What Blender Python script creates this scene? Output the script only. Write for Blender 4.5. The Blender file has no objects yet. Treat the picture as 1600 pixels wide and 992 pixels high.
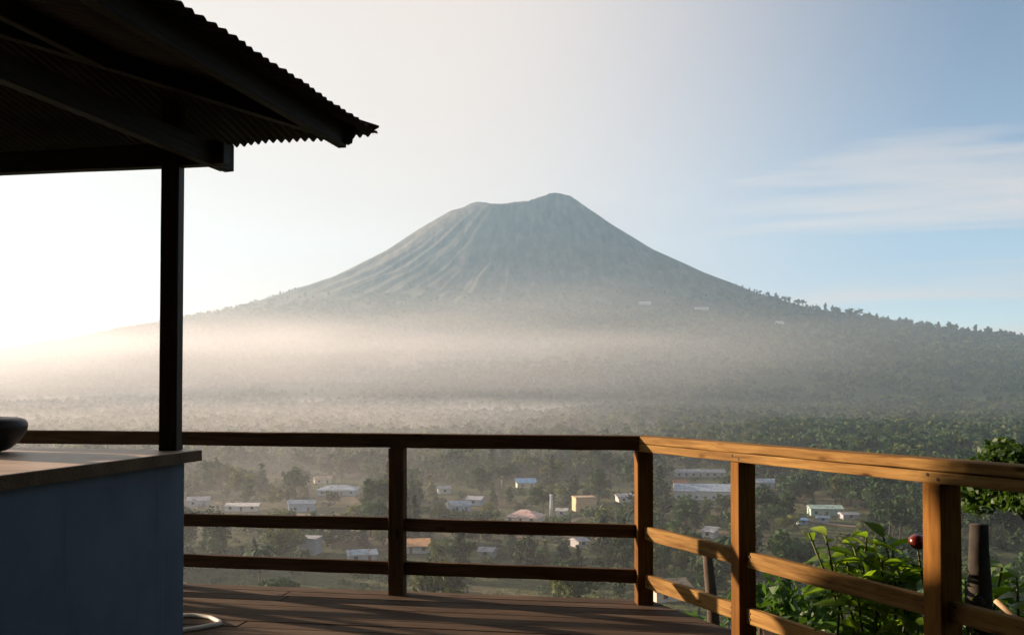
import bpy, math, random
import numpy as np
from mathutils import Vector, Matrix

R = math.radians
rng = np.random.default_rng(7)
random.seed(7)
scene = bpy.context.scene
col = scene.collection

# ------------------------------------------------------------------ camera
CAM_H = 1.42
cam_d = bpy.data.cameras.new('camera')
cam = bpy.data.objects.new('camera', cam_d)
col.objects.link(cam)
cam_d.sensor_width = 36.0
cam_d.lens = 35.0
cam_d.shift_y = 0.0427
cam_d.clip_start = 0.05
cam_d.clip_end = 40000.0
cam.location = (0, 0, CAM_H)
cam.rotation_euler = (R(91.5), 0, 0)
scene.camera = cam

# ------------------------------------------------------------------ sky and sun
SUN_AZ = R(63.2)          # left of the view direction (+Y)
SUN_EL = R(11.5)
world = bpy.data.worlds.new('World')
scene.world = world
world.use_nodes = True
wn, wl = world.node_tree.nodes, world.node_tree.links
wn.clear()
w_out = wn.new('ShaderNodeOutputWorld')
w_bg = wn.new('ShaderNodeBackground')
w_sky = wn.new('ShaderNodeTexSky')
w_sky.sky_type = 'NISHITA'
w_sky.sun_disc = False
w_sky.sun_elevation = SUN_EL
w_sky.sun_rotation = -SUN_AZ
w_sky.altitude = 2000
w_sky.air_density = 0.75
w_sky.dust_density = 0.15
w_sky.ozone_density = 0.3
w_bg.inputs['Strength'].default_value = 0.052
wl.new(w_bg.outputs[0], w_out.inputs['Surface'])
# thin cirrus over the whole sky
tc = wn.new('ShaderNodeTexCoord')
sep = wn.new('ShaderNodeSeparateXYZ'); wl.new(tc.outputs['Generated'], sep.inputs[0])
zz = wn.new('ShaderNodeMath'); zz.operation = 'ADD'; zz.inputs[1].default_value = 0.13
wl.new(sep.outputs['Z'], zz.inputs[0])
zm = wn.new('ShaderNodeMath'); zm.operation = 'MAXIMUM'; zm.inputs[1].default_value = 0.03
wl.new(zz.outputs[0], zm.inputs[0])
dx = wn.new('ShaderNodeMath'); dx.operation = 'DIVIDE'
wl.new(sep.outputs['X'], dx.inputs[0]); wl.new(zm.outputs[0], dx.inputs[1])
dy = wn.new('ShaderNodeMath'); dy.operation = 'DIVIDE'
wl.new(sep.outputs['Y'], dy.inputs[0]); wl.new(zm.outputs[0], dy.inputs[1])
cmb = wn.new('ShaderNodeCombineXYZ')
wl.new(dx.outputs[0], cmb.inputs['X']); wl.new(dy.outputs[0], cmb.inputs['Y'])
# streaks run towards a bearing 70 degrees left of the view
CB = R(-70)
def vdot(vec, k):
    d_ = wn.new('ShaderNodeVectorMath'); d_.operation = 'DOT_PRODUCT'; wl.new(vec, d_.inputs[0]); d_.inputs[1].default_value = k
    return d_.outputs['Value']
cu = vdot(cmb.outputs[0], (math.sin(CB) * .26, math.cos(CB) * .26, 0))
cv = vdot(cmb.outputs[0], (math.cos(CB) * 1.25, -math.sin(CB) * 1.25, 0))
cuv = wn.new('ShaderNodeCombineXYZ'); wl.new(cu, cuv.inputs['X']); wl.new(cv, cuv.inputs['Y']); cuv.inputs['Z'].default_value = 3.7
cn = wn.new('ShaderNodeTexNoise'); wl.new(cuv.outputs[0], cn.inputs['Vector'])
cn.inputs['Scale'].default_value = 1.15
cn.inputs['Detail'].default_value = 8
cn.inputs['Roughness'].default_value = 0.55
cn.inputs['Distortion'].default_value = 0.5
cr = wn.new('ShaderNodeValToRGB'); wl.new(cn.outputs['Fac'], cr.inputs[0])
cr.color_ramp.elements[0].position = 0.49; cr.color_ramp.elements[0].color = (.02, .02, .02, 1)
cr.color_ramp.elements[1].position = 0.66; cr.color_ramp.elements[1].color = (0.85, 0.85, 0.85, 1)
# thin ice cloud scatters sunlight forwards: brighter towards the sun
nrm_ = wn.new('ShaderNodeVectorMath'); nrm_.operation = 'NORMALIZE'; wl.new(tc.outputs['Generated'], nrm_.inputs[0])
dt_ = wn.new('ShaderNodeVectorMath'); dt_.operation = 'DOT_PRODUCT'; wl.new(nrm_.outputs[0], dt_.inputs[0])
dt_.inputs[1].default_value = (-math.sin(SUN_AZ) * math.cos(SUN_EL), math.cos(SUN_AZ) * math.cos(SUN_EL), math.sin(SUN_EL))
ha_ = wn.new('ShaderNodeMath'); ha_.operation = 'MULTIPLY_ADD'; ha_.inputs[1].default_value = .5; ha_.inputs[2].default_value = .5
wl.new(dt_.outputs['Value'], ha_.inputs[0])
pw_ = wn.new('ShaderNodeMath'); pw_.operation = 'POWER'; pw_.inputs[1].default_value = 0.0; wl.new(ha_.outputs[0], pw_.inputs[0])
cb = wn.new('ShaderNodeMath'); cb.operation = 'MULTIPLY_ADD'
cb.inputs[1].default_value = 4.85; cb.inputs[2].default_value = 0.0
wl.new(pw_.outputs[0], cb.inputs[0])
cc = wn.new('ShaderNodeMix'); cc.data_type = 'RGBA'; cc.blend_type = 'MULTIPLY'; cc.inputs[0].default_value = 1
cc.inputs[6].default_value = (1.0, 0.855, 0.775, 1)
wl.new(cb.outputs[0], cc.inputs[7])
# a bank of cirrostratus covers the sunward half of the sky
bk_ = wn.new('ShaderNodeMapRange'); bk_.interpolation_type = 'SMOOTHSTEP'; wl.new(ha_.outputs[0], bk_.inputs['Value'])
bk_.inputs['From Min'].default_value = .52; bk_.inputs['From Max'].default_value = .78
bk_.inputs['To Min'].default_value = 0.0; bk_.inputs['To Max'].default_value = 1.0
cov = wn.new('ShaderNodeMath'); cov.operation = 'MAXIMUM'; wl.new(cr.outputs[0], cov.inputs[0]); wl.new(bk_.outputs[0], cov.inputs[1])
cm = wn.new('ShaderNodeMix'); cm.data_type = 'RGBA'
wl.new(cov.outputs[0], cm.inputs[0])
wl.new(w_sky.outputs[0], cm.inputs[6]); wl.new(cc.outputs[2], cm.inputs[7])
wl.new(cm.outputs[2], w_bg.inputs['Color'])

sun_d = bpy.data.lights.new('sun', 'SUN')
sun = bpy.data.objects.new('sun', sun_d)
col.objects.link(sun)
sun_d.energy = 5.0
sun_d.angle = R(0.6)
sun_d.color = (1.0, 0.73, 0.52)
to_sun = Vector((-math.sin(SUN_AZ) * math.cos(SUN_EL), math.cos(SUN_AZ) * math.cos(SUN_EL), math.sin(SUN_EL)))
sun.rotation_euler = to_sun.to_track_quat('Z', 'Y').to_euler()

scene.view_settings.view_transform = 'Standard'
scene.view_settings.look = 'None'
scene.view_settings.gamma = 1.0
scene.view_settings.exposure = 1.76
scene.cycles.max_bounces = 6
scene.cycles.diffuse_bounces = 3
scene.cycles.volume_bounces = 1
scene.cycles.transparent_max_bounces = 8
scene.cycles.use_denoising = True

# ------------------------------------------------------------------ helpers
def smooth(a, b, x):
    t = np.clip((x - a) / (b - a), 0, 1)
    return t * t * (3 - 2 * t)

def vnoise(x, y, seed=0):
    """value noise, numpy arrays"""
    xi = np.floor(x).astype(np.int64); yi = np.floor(y).astype(np.int64)
    xf = x - xi; yf = y - yi
    u = xf * xf * (3 - 2 * xf); v = yf * yf * (3 - 2 * yf)
    def h(a, b):
        n = (a * 374761393 + b * 668265263 + seed * 982451653) & 0xffffffff
        n = ((n ^ (n >> 13)) * 1274126177) & 0xffffffff
        n = (n ^ (n >> 16)) & 0xffffffff
        return n / 4294967295.0
    return (h(xi, yi) * (1 - u) + h(xi + 1, yi) * u) * (1 - v) + (h(xi, yi + 1) * (1 - u) + h(xi + 1, yi + 1) * u) * v

def fbm(x, y, octv=4, seed=0):
    s = 0; a = 0.5
    for o in range(octv):
        s = s + a * vnoise(x * 2 ** o, y * 2 ** o, seed + o * 17)
        a *= 0.5
    return s

def np_mesh(name, verts, faces, mats=(), face_mat=None, smooth_shade=False):
    me = bpy.data.meshes.new(name)
    verts = np.asarray(verts, dtype=np.float32); faces = np.asarray(faces, dtype=np.int32)
    n = faces.shape[1]
    me.vertices.add(len(verts)); me.vertices.foreach_set('co', verts.ravel())
    me.loops.add(faces.size); me.loops.foreach_set('vertex_index', faces.ravel())
    me.polygons.add(len(faces))
    me.polygons.foreach_set('loop_start', np.arange(0, faces.size, n, dtype=np.int32))
    if face_mat is not None:
        me.polygons.foreach_set('material_index', np.asarray(face_mat, dtype=np.int32))
    for m in mats: me.materials.append(m)
    me.update(calc_edges=True)
    me.validate()
    if smooth_shade: me.shade_smooth()
    return me

def py_mesh(name, verts, faces, mats=(), smooth_shade=False):
    me = bpy.data.meshes.new(name)
    me.from_pydata([tuple(v) for v in verts], [], faces)
    for m in mats: me.materials.append(m)
    me.update()
    if smooth_shade: me.shade_smooth()
    return me

def obj(name, me, parent=None, loc=(0, 0, 0), rot=(0, 0, 0), scale=None):
    o = bpy.data.objects.new(name, me)
    col.objects.link(o)
    o.location = loc
    o.rotation_euler = rot
    if scale is not None: o.scale = scale
    if parent is not None: o.parent = parent
    return o

def thing(name, label, cat, loc=(0, 0, 0), rotz=0.0, group=None):
    o = obj(name, None, None, loc, (0, 0, rotz))
    o['label'] = label; o['category'] = cat
    if group: o['group'] = group
    return o

def tag(o, label, cat, group=None):
    o['label'] = label; o['category'] = cat
    if group: o['group'] = group
    return o

BOXF = [(0, 3, 2, 1), (4, 5, 6, 7), (0, 1, 5, 4), (1, 2, 6, 5), (2, 3, 7, 6), (3, 0, 4, 7)]
def box_v(x0, x1, y0, y1, z0, z1):
    return [(x0, y0, z0), (x1, y0, z0), (x1, y1, z0), (x0, y1, z0), (x0, y0, z1), (x1, y0, z1), (x1, y1, z1), (x0, y1, z1)]

def box_mesh(name, x0, x1, y0, y1, z0, z1, m):
    return py_mesh(name, box_v(x0, x1, y0, y1, z0, z1), BOXF, [m])

def beam(name, p0, p1, w, h, m, parent=None, wob=0.0, bev=0.006, roll=0.0):
    """rectangular timber from p0 to p1 (centre line), w across, h high, slightly uneven"""
    p0 = Vector(p0); p1 = Vector(p1)
    d = p1 - p0; L = d.length
    n = max(1, int(L / 0.22)) if wob else 1
    vs, fs = [], []
    for i in range(n + 1):
        x = L * i / n
        a = (random.random() - .5) * wob; b = (random.random() - .5) * wob
        c = (random.random() - .5) * wob * .6; e = (random.random() - .5) * wob * .6
        vs += [(x, -w / 2 + a * .6, -h / 2 + b), (x, w / 2 + a * .6, -h / 2 + b), (x, w / 2 + c, h / 2 + e), (x, -w / 2 + c, h / 2 + e)]
    for i in range(n):
        k = i * 4
        for j in range(4):
            q = (j + 1) % 4
            fs.append((k + j, k + j + 4, k + q + 4, k + q))
    fs.append((0, 1, 2, 3)); k = n * 4; fs.append((k + 3, k + 2, k + 1, k))
    me = py_mesh(name, vs, [tuple(reversed(f)) for f in fs], [m])
    o = obj(name, me, parent)
    dx_ = d.normalized()
    up = Vector((0, 0, 1)) if abs(dx_.z) < .9 else Vector((math.sin(roll), -math.cos(roll), 0))
    y = up.cross(dx_).normalized(); z = dx_.cross(y)
    o.matrix_basis = Matrix(((dx_.x, y.x, z.x, p0.x), (dx_.y, y.y, z.y, p0.y), (dx_.z, y.z, z.z, p0.z), (0, 0, 0, 1)))
    if bev:
        bm_ = o.modifiers.new('edge', 'BEVEL'); bm_.width = bev; bm_.segments = 2; bm_.limit_method = 'ANGLE'; bm_.angle_limit = R(50)
    return o

def tube(pts, rad, sides=8, cap=True):
    """verts, faces of a tapered tube through pts"""
    pts = [Vector(p) for p in pts]
    if not hasattr(rad, '__len__'): rad = [rad] * len(pts)
    vs, fs = [], []
    prev = None
    for i, p in enumerate(pts):
        t = (pts[min(i + 1, len(pts) - 1)] - pts[max(i - 1, 0)]).normalized()
        if prev is None:
            a = Vector((1, 0, 0)) if abs(t.x) < .8 else Vector((0, 1, 0))
            n = t.cross(a).normalized()
        else:
            n = (prev - t * prev.dot(t)).normalized()
        prev = n
        b = t.cross(n)
        for j in range(sides):
            an = 2 * math.pi * j / sides
            vs.append(tuple(p + (n * math.cos(an) + b * math.sin(an)) * rad[i]))
    for i in range(len(pts) - 1):
        for j in range(sides):
            q = (j + 1) % sides
            fs.append((i * sides + j, i * sides + q, (i + 1) * sides + q, (i + 1) * sides + j))
    if cap:
        fs.append(tuple(reversed(range(sides))))
        k = (len(pts) - 1) * sides
        fs.append(tuple(range(k, k + sides)))
    return vs, fs

# ------------------------------------------------------------------ materials
def new_mat(name):
    m = bpy.data.materials.new(name); m.use_nodes = True
    nt = m.node_tree
    return m, nt.nodes, nt.links, nt.nodes['Principled BSDF']

def ramp(n, l, src, stops):
    r = n.new('ShaderNodeValToRGB'); l.new(src, r.inputs[0])
    els = r.color_ramp.elements
    els[0].position, els[0].color = stops[0][0], (*stops[0][1], 1)
    els[1].position, els[1].color = stops[-1][0], (*stops[-1][1], 1)
    for p, c in stops[1:-1]:
        e = els.new(p); e.color = (*c, 1)
    return r

def noise(n, l, scale, detail=4, rough=.55, vec=None, mscale=None, mrot=None, dist=0.0):
    t = n.new('ShaderNodeTexNoise')
    t.inputs['Scale'].default_value = scale; t.inputs['Detail'].default_value = detail
    t.inputs['Roughness'].default_value = rough; t.inputs['Distortion'].default_value = dist
    if vec is not None:
        if mscale is not None:
            mm = n.new('ShaderNodeMapping'); l.new(vec, mm.inputs['Vector']); mm.inputs['Scale'].default_value = mscale
            vec = mm.outputs[0]
        l.new(vec, t.inputs['Vector'])
    return t

def bump(n, l, p, src, strength, dist):
    b = n.new('ShaderNodeBump'); b.inputs['Strength'].default_value = strength; b.inputs['Distance'].default_value = dist
    l.new(src, b.inputs['Height']); l.new(b.outputs[0], p.inputs['Normal'])

def mixc(n, l, fac, a, b, mode='MIX'):
    m = n.new('ShaderNodeMix'); m.data_type = 'RGBA'; m.blend_type = mode
    for s, v in ((0, fac), (6, a), (7, b)):
        if isinstance(v, (int, float)): m.inputs[s].default_value = v
        elif isinstance(v, tuple): m.inputs[s].default_value = (*v, 1) if len(v) == 3 else v
        else: l.new(v, m.inputs[s])
    return m.outputs[2]

def wood_mat(name, light, dark, rough=.8, knots=True, grain=1.0, spec=.08):
    m, n, l, p = new_mat(name)
    tcn = n.new('ShaderNodeTexCoord'); oi = n.new('ShaderNodeObjectInfo')
    off = n.new('ShaderNodeVectorMath'); off.operation = 'ADD'
    l.new(tcn.outputs['Object'], off.inputs[0])
    sc_ = n.new('ShaderNodeVectorMath'); sc_.operation = 'SCALE'; sc_.inputs['Scale'].default_value = 37.0
    cx = n.new('ShaderNodeCombineXYZ')
    for k in 'XYZ': l.new(oi.outputs['Random'], cx.inputs[k])
    l.new(cx.outputs[0], sc_.inputs[0]); l.new(sc_.outputs[0], off.inputs[1])
    v = off.outputs[0]
    g = noise(n, l, 5.0 * grain, 6, .62, v, (.55, 9, 9), dist=.6)
    c1 = ramp(n, l, g.outputs['Fac'], [(.3, dark), (.52, tuple((a + b) / 2 for a, b in zip(light, dark))), (.72, light)])
    fine = noise(n, l, 30.0 * grain, 4, .7, v, (.10, 3.2, 3.2))
    fr_ = ramp(n, l, fine.outputs['Fac'], [(.34, (.42, .36, .30)), (.47, (1, 1, 1))])
    c1o = mixc(n, l, .8, c1.outputs[0], fr_.outputs[0], 'MULTIPLY')
    blot = noise(n, l, 1.6, 3, .5, v, (1, 3, 3))
    c2 = ramp(n, l, blot.outputs['Fac'], [(.35, (.66, .62, .58)), (.62, (1, 1, 1))])
    c = mixc(n, l, 1.0, c1o, c2.outputs[0], 'MULTIPLY')
    if knots:
        vo = n.new('ShaderNodeTexVoronoi'); vo.inputs['Scale'].default_value = 3.0
        mm = n.new('ShaderNodeMapping'); l.new(v, mm.inputs['Vector']); mm.inputs['Scale'].default_value = (.75, 2.4, 2.4)
        l.new(mm.outputs[0], vo.inputs['Vector'])
        kr = ramp(n, l, vo.outputs['Distance'], [(.04, (.22, .15, .1)), (.12, (1, 1, 1))])
        c = mixc(n, l, 1.0, c, kr.outputs[0], 'MULTIPLY')
    rnd = n.new('ShaderNodeMapRange'); l.new(oi.outputs['Random'], rnd.inputs['Value'])
    rnd.inputs['To Min'].default_value = .8; rnd.inputs['To Max'].default_value = 1.12
    c = mixc(n, l, 1.0, c, rnd.outputs[0], 'MULTIPLY')
    l.new(c, p.inputs['Base Color'])
    p.inputs['Roughness'].default_value = rough
    p.inputs['Specular IOR Level'].default_value = spec
    bump(n, l, p, g.outputs['Fac'], .35, .004)
    return m

def plain_mat(name, c, rough=.7, var=.15, scale=3.0, bumpd=0.0, spec=.3, metal=0.0):
    m, n, l, p = new_mat(name)
    tcn = n.new('ShaderNodeTexCoord')
    t = noise(n, l, scale, 5, .6, tcn.outputs['Object'])
    r = ramp(n, l, t.outputs['Fac'], [(.3, tuple(x * (1 - var) for x in c)), (.7, tuple(min(1, x * (1 + var)) for x in c))])
    l.new(r.outputs[0], p.inputs['Base Color'])
    p.inputs['Roughness'].default_value = rough; p.inputs['Specular IOR Level'].default_value = spec
    p.inputs['Metallic'].default_value = metal
    if bumpd: bump(n, l, p, t.outputs['Fac'], .5, bumpd)
    return m

def leaf_mat(name, c, trans=.35, rough=.45, var=.35, spec=.3, tint=None):
    m, n, l, p = new_mat(name)
    oi = n.new('ShaderNodeObjectInfo'); tcn = n.new('ShaderNodeTexCoord')
    t = noise(n, l, 1.4, 3, .6, tcn.outputs['Object'])
    r = ramp(n, l, t.outputs['Fac'], [(.3, tuple(x * (1 - var) for x in c)), (.7, tuple(x * (1 + var) for x in c))])
    mr = n.new('ShaderNodeMapRange'); l.new(oi.outputs['Random'], mr.inputs['Value'])
    mr.inputs['To Min'].default_value = .7; mr.inputs['To Max'].default_value = 1.25
    cl = mixc(n, l, 1.0, r.outputs[0], mr.outputs[0], 'MULTIPLY')
    if tint:
        r2 = ramp(n, l, oi.outputs['Random'], [(.45, (1, 1, 1)), (1.0, tint)])
        cl = mixc(n, l, 1.0, cl, r2.outputs[0], 'MULTIPLY')
    l.new(cl, p.inputs['Base Color'])
    p.inputs['Roughness'].default_value = rough; p.inputs['Specular IOR Level'].default_value = spec
    if trans:
        tr = n.new('ShaderNodeBsdfTranslucent'); l.new(cl, tr.inputs['Color'])
        brt = mixc(n, l, 1.0, cl, (1.5, 1.5, .7), 'MULTIPLY'); l.new(brt, tr.inputs['Color'])
        mx = n.new('ShaderNodeMixShader'); mx.inputs[0].default_value = trans
        l.new(p.outputs[0], mx.inputs[1]); l.new(tr.outputs[0], mx.inputs[2])
        l.new(mx.outputs[0], n['Material Output'].inputs['Surface'])
    return m

M = {}
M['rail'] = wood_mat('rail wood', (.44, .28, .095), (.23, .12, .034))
M['shaded_rail'] = wood_mat('rail wood darkened for shade', (.15, .088, .042), (.08, .042, .018))  # same rail wood, with the left run's shade put into its colour
M['post_wood'] = wood_mat('post wood', (.30, .15, .032), (.17, .07, .012))
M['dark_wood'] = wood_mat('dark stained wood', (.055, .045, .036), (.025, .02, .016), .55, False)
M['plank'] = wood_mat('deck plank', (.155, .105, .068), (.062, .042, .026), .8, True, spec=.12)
M['joist'] = wood_mat('joist', (.09, .06, .04), (.04, .03, .02), .8, False)
M['counter_top'] = wood_mat('counter top wood', (.62, .47, .34), (.50, .37, .26), .5, False, .6, .4)
M['counter_edge'] = wood_mat('counter edge', (.20, .14, .08), (.12, .08, .045), .6, False)
M['blue'] = plain_mat('blue wall paint', (.07, .12, .20), .75, .12, 2.2, .002)
def paint_mat(name, c):
    m, n, l, p = new_mat(name)
    tcn = n.new('ShaderNodeTexCoord')
    t1 = noise(n, l, 1.3, 5, .6, tcn.outputs['Object'])
    t2 = noise(n, l, 5.0, 5, .65, tcn.outputs['Object'], (1, 1, .12))
    r1 = ramp(n, l, t1.outputs['Fac'], [(.3, tuple(x * .72 for x in c)), (.7, tuple(x * 1.2 for x in c))])
    r2 = ramp(n, l, t2.outputs['Fac'], [(.30, (.72, .70, .68)), (.42, (1, 1, 1)), (.74, (1.0, 1.0, 1.0)), (.82, (1.2, 1.18, 1.12))])
    l.new(mixc(n, l, .8, r1.outputs[0], r2.outputs[0], 'MULTIPLY'), p.inputs['Base Color'])
    p.inputs['Roughness'].default_value = .7; p.inputs['Specular IOR Level'].default_value = .2
    bump(n, l, p, t1.outputs['Fac'], .4, .006)
    return m
M['blue'] = paint_mat('scuffed blue wall paint', (.13, .185, .255))
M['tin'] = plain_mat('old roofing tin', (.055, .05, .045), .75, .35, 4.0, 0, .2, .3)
M['bowl'] = plain_mat('black clay', (.012, .011, .010), .45, .3, 8)
M['pipe'] = plain_mat('white hose', (.72, .68, .58), .5, .1, 6)
M['bark'] = plain_mat('bark', (.07, .05, .035), .9, .4, 9, .01)
M['stem'] = plain_mat('green stem', (.07, .09, .03), .7, .3, 12)
M['stump'] = plain_mat('weathered grey wood', (.035, .030, .024), .9, .35, 14, .01)
M['stick'] = plain_mat('split cane', (.48, .33, .18), .6, .2, 14)
M['leaf'] = leaf_mat('glossy leaf', (.13, .24, .024), .45, .38, .3, .4, (1.5, 1.15, .8))
M['bush_leaf'] = leaf_mat('small leaf', (.05, .11, .018), .35, .5, .4, .3)
M['fruit'] = plain_mat('dark red fruit', (.11, .012, .006), .25, .35, 30, 0, .5)

# ------------------------------------------------------------------ terrain
VX, VY = 40.0, 6000.0
def ptab(pts):
    a = np.array(pts, dtype=float)
    X = (a[:, 0] - 800) / 1556 * VY; Z = (605 - a[:, 1]) / 1556 * VY + CAM_H
    return X - VX, Z
PL = ptab([(-1100, 640), (-700, 628), (-400, 612), (-200, 594), (0, 568), (140, 542), (290, 507), (420, 474), (520, 437), (600, 395), (660, 355), (700, 332), (722, 327)])
PR = ptab([(905, 316), (930, 333), (960, 354), (1020, 392), (1100, 430), (1180, 463), (1300, 502), (1450, 528), (1600, 548), (1800, 572), (2100, 600), (2500, 628), (2800, 640)])
RIM = ptab([(600, 395), (722, 327), (735, 321), (748, 320), (760, 323), (770, 328), (788, 341), (812, 340), (820, 333), (838, 321), (858, 308), (870, 306), (880, 306), (892, 307), (905, 316), (960, 354)])

def height(x, y):
    x = np.asarray(x, float); y = np.asarray(y, float)
    d = np.hypot(x, y)
    # hill under the terrace, falling to the valley
    slope = -1.2 - 0.42 * np.maximum(d - 6.0, 0)
    back = smooth(3.0, -3.0, y)
    slope = slope * (1 - back) + back * (-0.35 + 0.10 * np.maximum(-y - 4, 0)).clip(-1, 40)
    plain = -60 + 7 * (fbm(x / 420, y / 420, 3, 3) - .45) + 2.0 * (fbm(x / 70, y / 70, 3, 9) - .45)
    plain = plain + 55 * smooth(1500, 3600, d) * fbm(x / 1300 + 3, y / 1300, 2, 21)
    plain = plain + 160 * smooth(6500, 8000, d)
    k = 6.0
    z = np.maximum(slope, plain)
    # volcano
    rx = x - VX; ry = y - VY
    rr = np.hypot(rx, ry * np.where(ry < 0, 1.45, 1.1)) + 1e-6
    cth = rx / np.maximum(np.hypot(rx, ry), 1)
    th = np.arctan2(ry, rx)
    zl = np.interp(-rr, PL[0], PL[1], left=-70)
    zr = np.interp(rr, PR[0], PR[1], right=-70)
    wgt = smooth(-.85, .85, cth)
    cone = zl * (1 - wgt) + zr * wgt
    flank = smooth(250, 700, rr) * (1 - smooth(1500, 2600, rr))
    gul = np.abs(fbm(th * 13 + fbm(x / 400, y / 400, 2, 5) * .9, rr / 1500, 3, 31) - .44) * 2
    gul2 = np.abs(fbm(th * 24 + 5 + fbm(x / 300, y / 300, 2, 6), rr / 700, 2, 44) - .44) * 2
    cone = cone - flank * (30 * (.45 - gul) * smooth(0, 900, rr) + 26 * (.4 - gul2)) * np.where(np.abs(cth) > .93, .35, 1)
    cone = cone + 30 * smooth(900, 1800, rr) * (fbm(x / 260, y / 260, 4, 61) - .47)
    rimz = np.interp(rx, RIM[0], RIM[1]) + 14 * (fbm(x / 60, y / 60, 3, 71) - .44)
    inner = rimz - 70 * np.clip(1 - (rr / 335) ** 2, 0, 1)
    wi = 1 - smooth(300, 400, rr)
    cone = np.where(wi > 0, inner * wi + np.minimum(cone, rimz + 20) * (1 - wi), cone)
    cone = cone - 45 * smooth(3600, 6200, rr)
    # blend without a crease
    hi = np.maximum(z, cone); df = np.abs(z - cone)
    hi = hi + np.where(d > 900, 9 * np.exp(-df / 22), 0)
    return np.where(d > 900, hi, z)

ang = np.unique(np.concatenate([np.arange(-180, -36, 6.0), np.arange(-36, 36.01, .115), np.arange(36.5, 180.1, 6.0), [-180.0, 180.0]]))
rad = np.unique(np.concatenate([[0.5, 2, 4, 6], np.geomspace(8, 3000, 150), np.arange(3000, 4600, 45), np.arange(4600, 6500, 22), np.arange(6500, 8001, 150)]))
A, D_ = np.meshgrid(np.radians(ang), rad, indexing='xy')
TX = np.sin(A) * D_; TY = np.cos(A) * D_
TZ = height(TX, TY)
nr, na = TX.shape
idx = np.arange(nr * na).reshape(nr, na)
tf = np.stack([idx[:-1, :-1], idx[:-1, 1:], idx[1:, 1:], idx[1:, :-1]], -1).reshape(-1, 4)[:, ::-1]

def ground_mat():
    m, n, l, p = new_mat('valley and volcano ground')
    geo = n.new('ShaderNodeNewGeometry')
    s = n.new('ShaderNodeSeparateXYZ'); l.new(geo.outputs['Position'], s.inputs[0])
    n1 = noise(n, l, .012, 6, .65, geo.outputs['Position'])
    n2 = noise(n, l, .11, 5, .7, geo.outputs['Position'])
    forest = ramp(n, l, n2.outputs['Fac'], [(.3, (.016, .030, .014)), (.5, (.032, .054, .024)), (.72, (.065, .085, .036))])
    meadow = ramp(n, l, n1.outputs['Fac'], [(.40, (.032, .048, .018)), (.64, (.085, .095, .038))])
    low = mixc(n, l, .45, forest.outputs[0], meadow.outputs[0])
    vo = n.new('ShaderNodeTexVoronoi'); vo.inputs['Scale'].default_value = .016; l.new(geo.outputs['Position'], vo.inputs['Vector'])
    sv = n.new('ShaderNodeSeparateColor'); l.new(vo.outputs['Color'], sv.inputs[0])
    plot = ramp(n, l, sv.outputs[0], [(.0, (.030, .045, .018)), (.35, (.075, .085, .030)), (.6, (.05, .075, .028)), (.8, (.15, .115, .07)), (1.0, (.10, .10, .045))])
    pm = n.new('ShaderNodeMapRange'); l.new(s.outputs['Z'], pm.inputs['Value']); pm.inputs['From Min'].default_value = -44; pm.inputs['From Max'].default_value = -52
    pf = n.new('ShaderNodeMath'); pf.operation = 'MULTIPLY'; pf.inputs[1].default_value = .65; l.new(pm.outputs[0], pf.inputs[0])
    low = mixc(n, l, pf.outputs[0], low, plot.outputs[0])
    # bare ash slopes towards the summit, streaked downhill
    st = noise(n, l, .02, 6, .7, geo.outputs['Position'], (1, .35, .12))
    ash = ramp(n, l, st.outputs['Fac'], [(.32, (.055, .047, .042)), (.5, (.115, .098, .083)), (.7, (.19, .16, .13))])
    ha = n.new('ShaderNodeMath'); ha.operation = 'MULTIPLY_ADD'
    l.new(st.outputs['Fac'], ha.inputs[0]); ha.inputs[1].default_value = 420.0
    l.new(s.outputs['Z'], ha.inputs[2])
    hr = n.new('ShaderNodeMapRange'); l.new(ha.outputs[0], hr.inputs['Value'])
    hr.inputs['From Min'].default_value = 470; hr.inputs['From Max'].default_value = 900
    hr.interpolation_type = 'SMOOTHSTEP'
    c = mixc(n, l, hr.outputs[0], low, ash.outputs[0])
    l.new(c, p.inputs['Base Color'])
    p.inputs['Roughness'].default_value = .95; p.inputs['Specular IOR Level'].default_value = .1
    bump(n, l, p, n2.outputs['Fac'], .9, 6.0)
    return m
terrain = obj('terrain', np_mesh('terrain', np.stack([TX, TY, TZ], -1).reshape(-1, 3), tf, [ground_mat()], smooth_shade=True))
terrain['kind'] = 'structure'

def ground(x, y): return float(height(np.array([x]), np.array([y]))[0])
def at(px, py, D=None, z0=-60.0):
    """a place in the valley seen along a sight line: lateral offset and distance on the flat valley floor"""
    if D is None: D = (CAM_H - z0) * 1556 / (py - 605)
    return (px - 800) / 1556 * D, D

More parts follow.
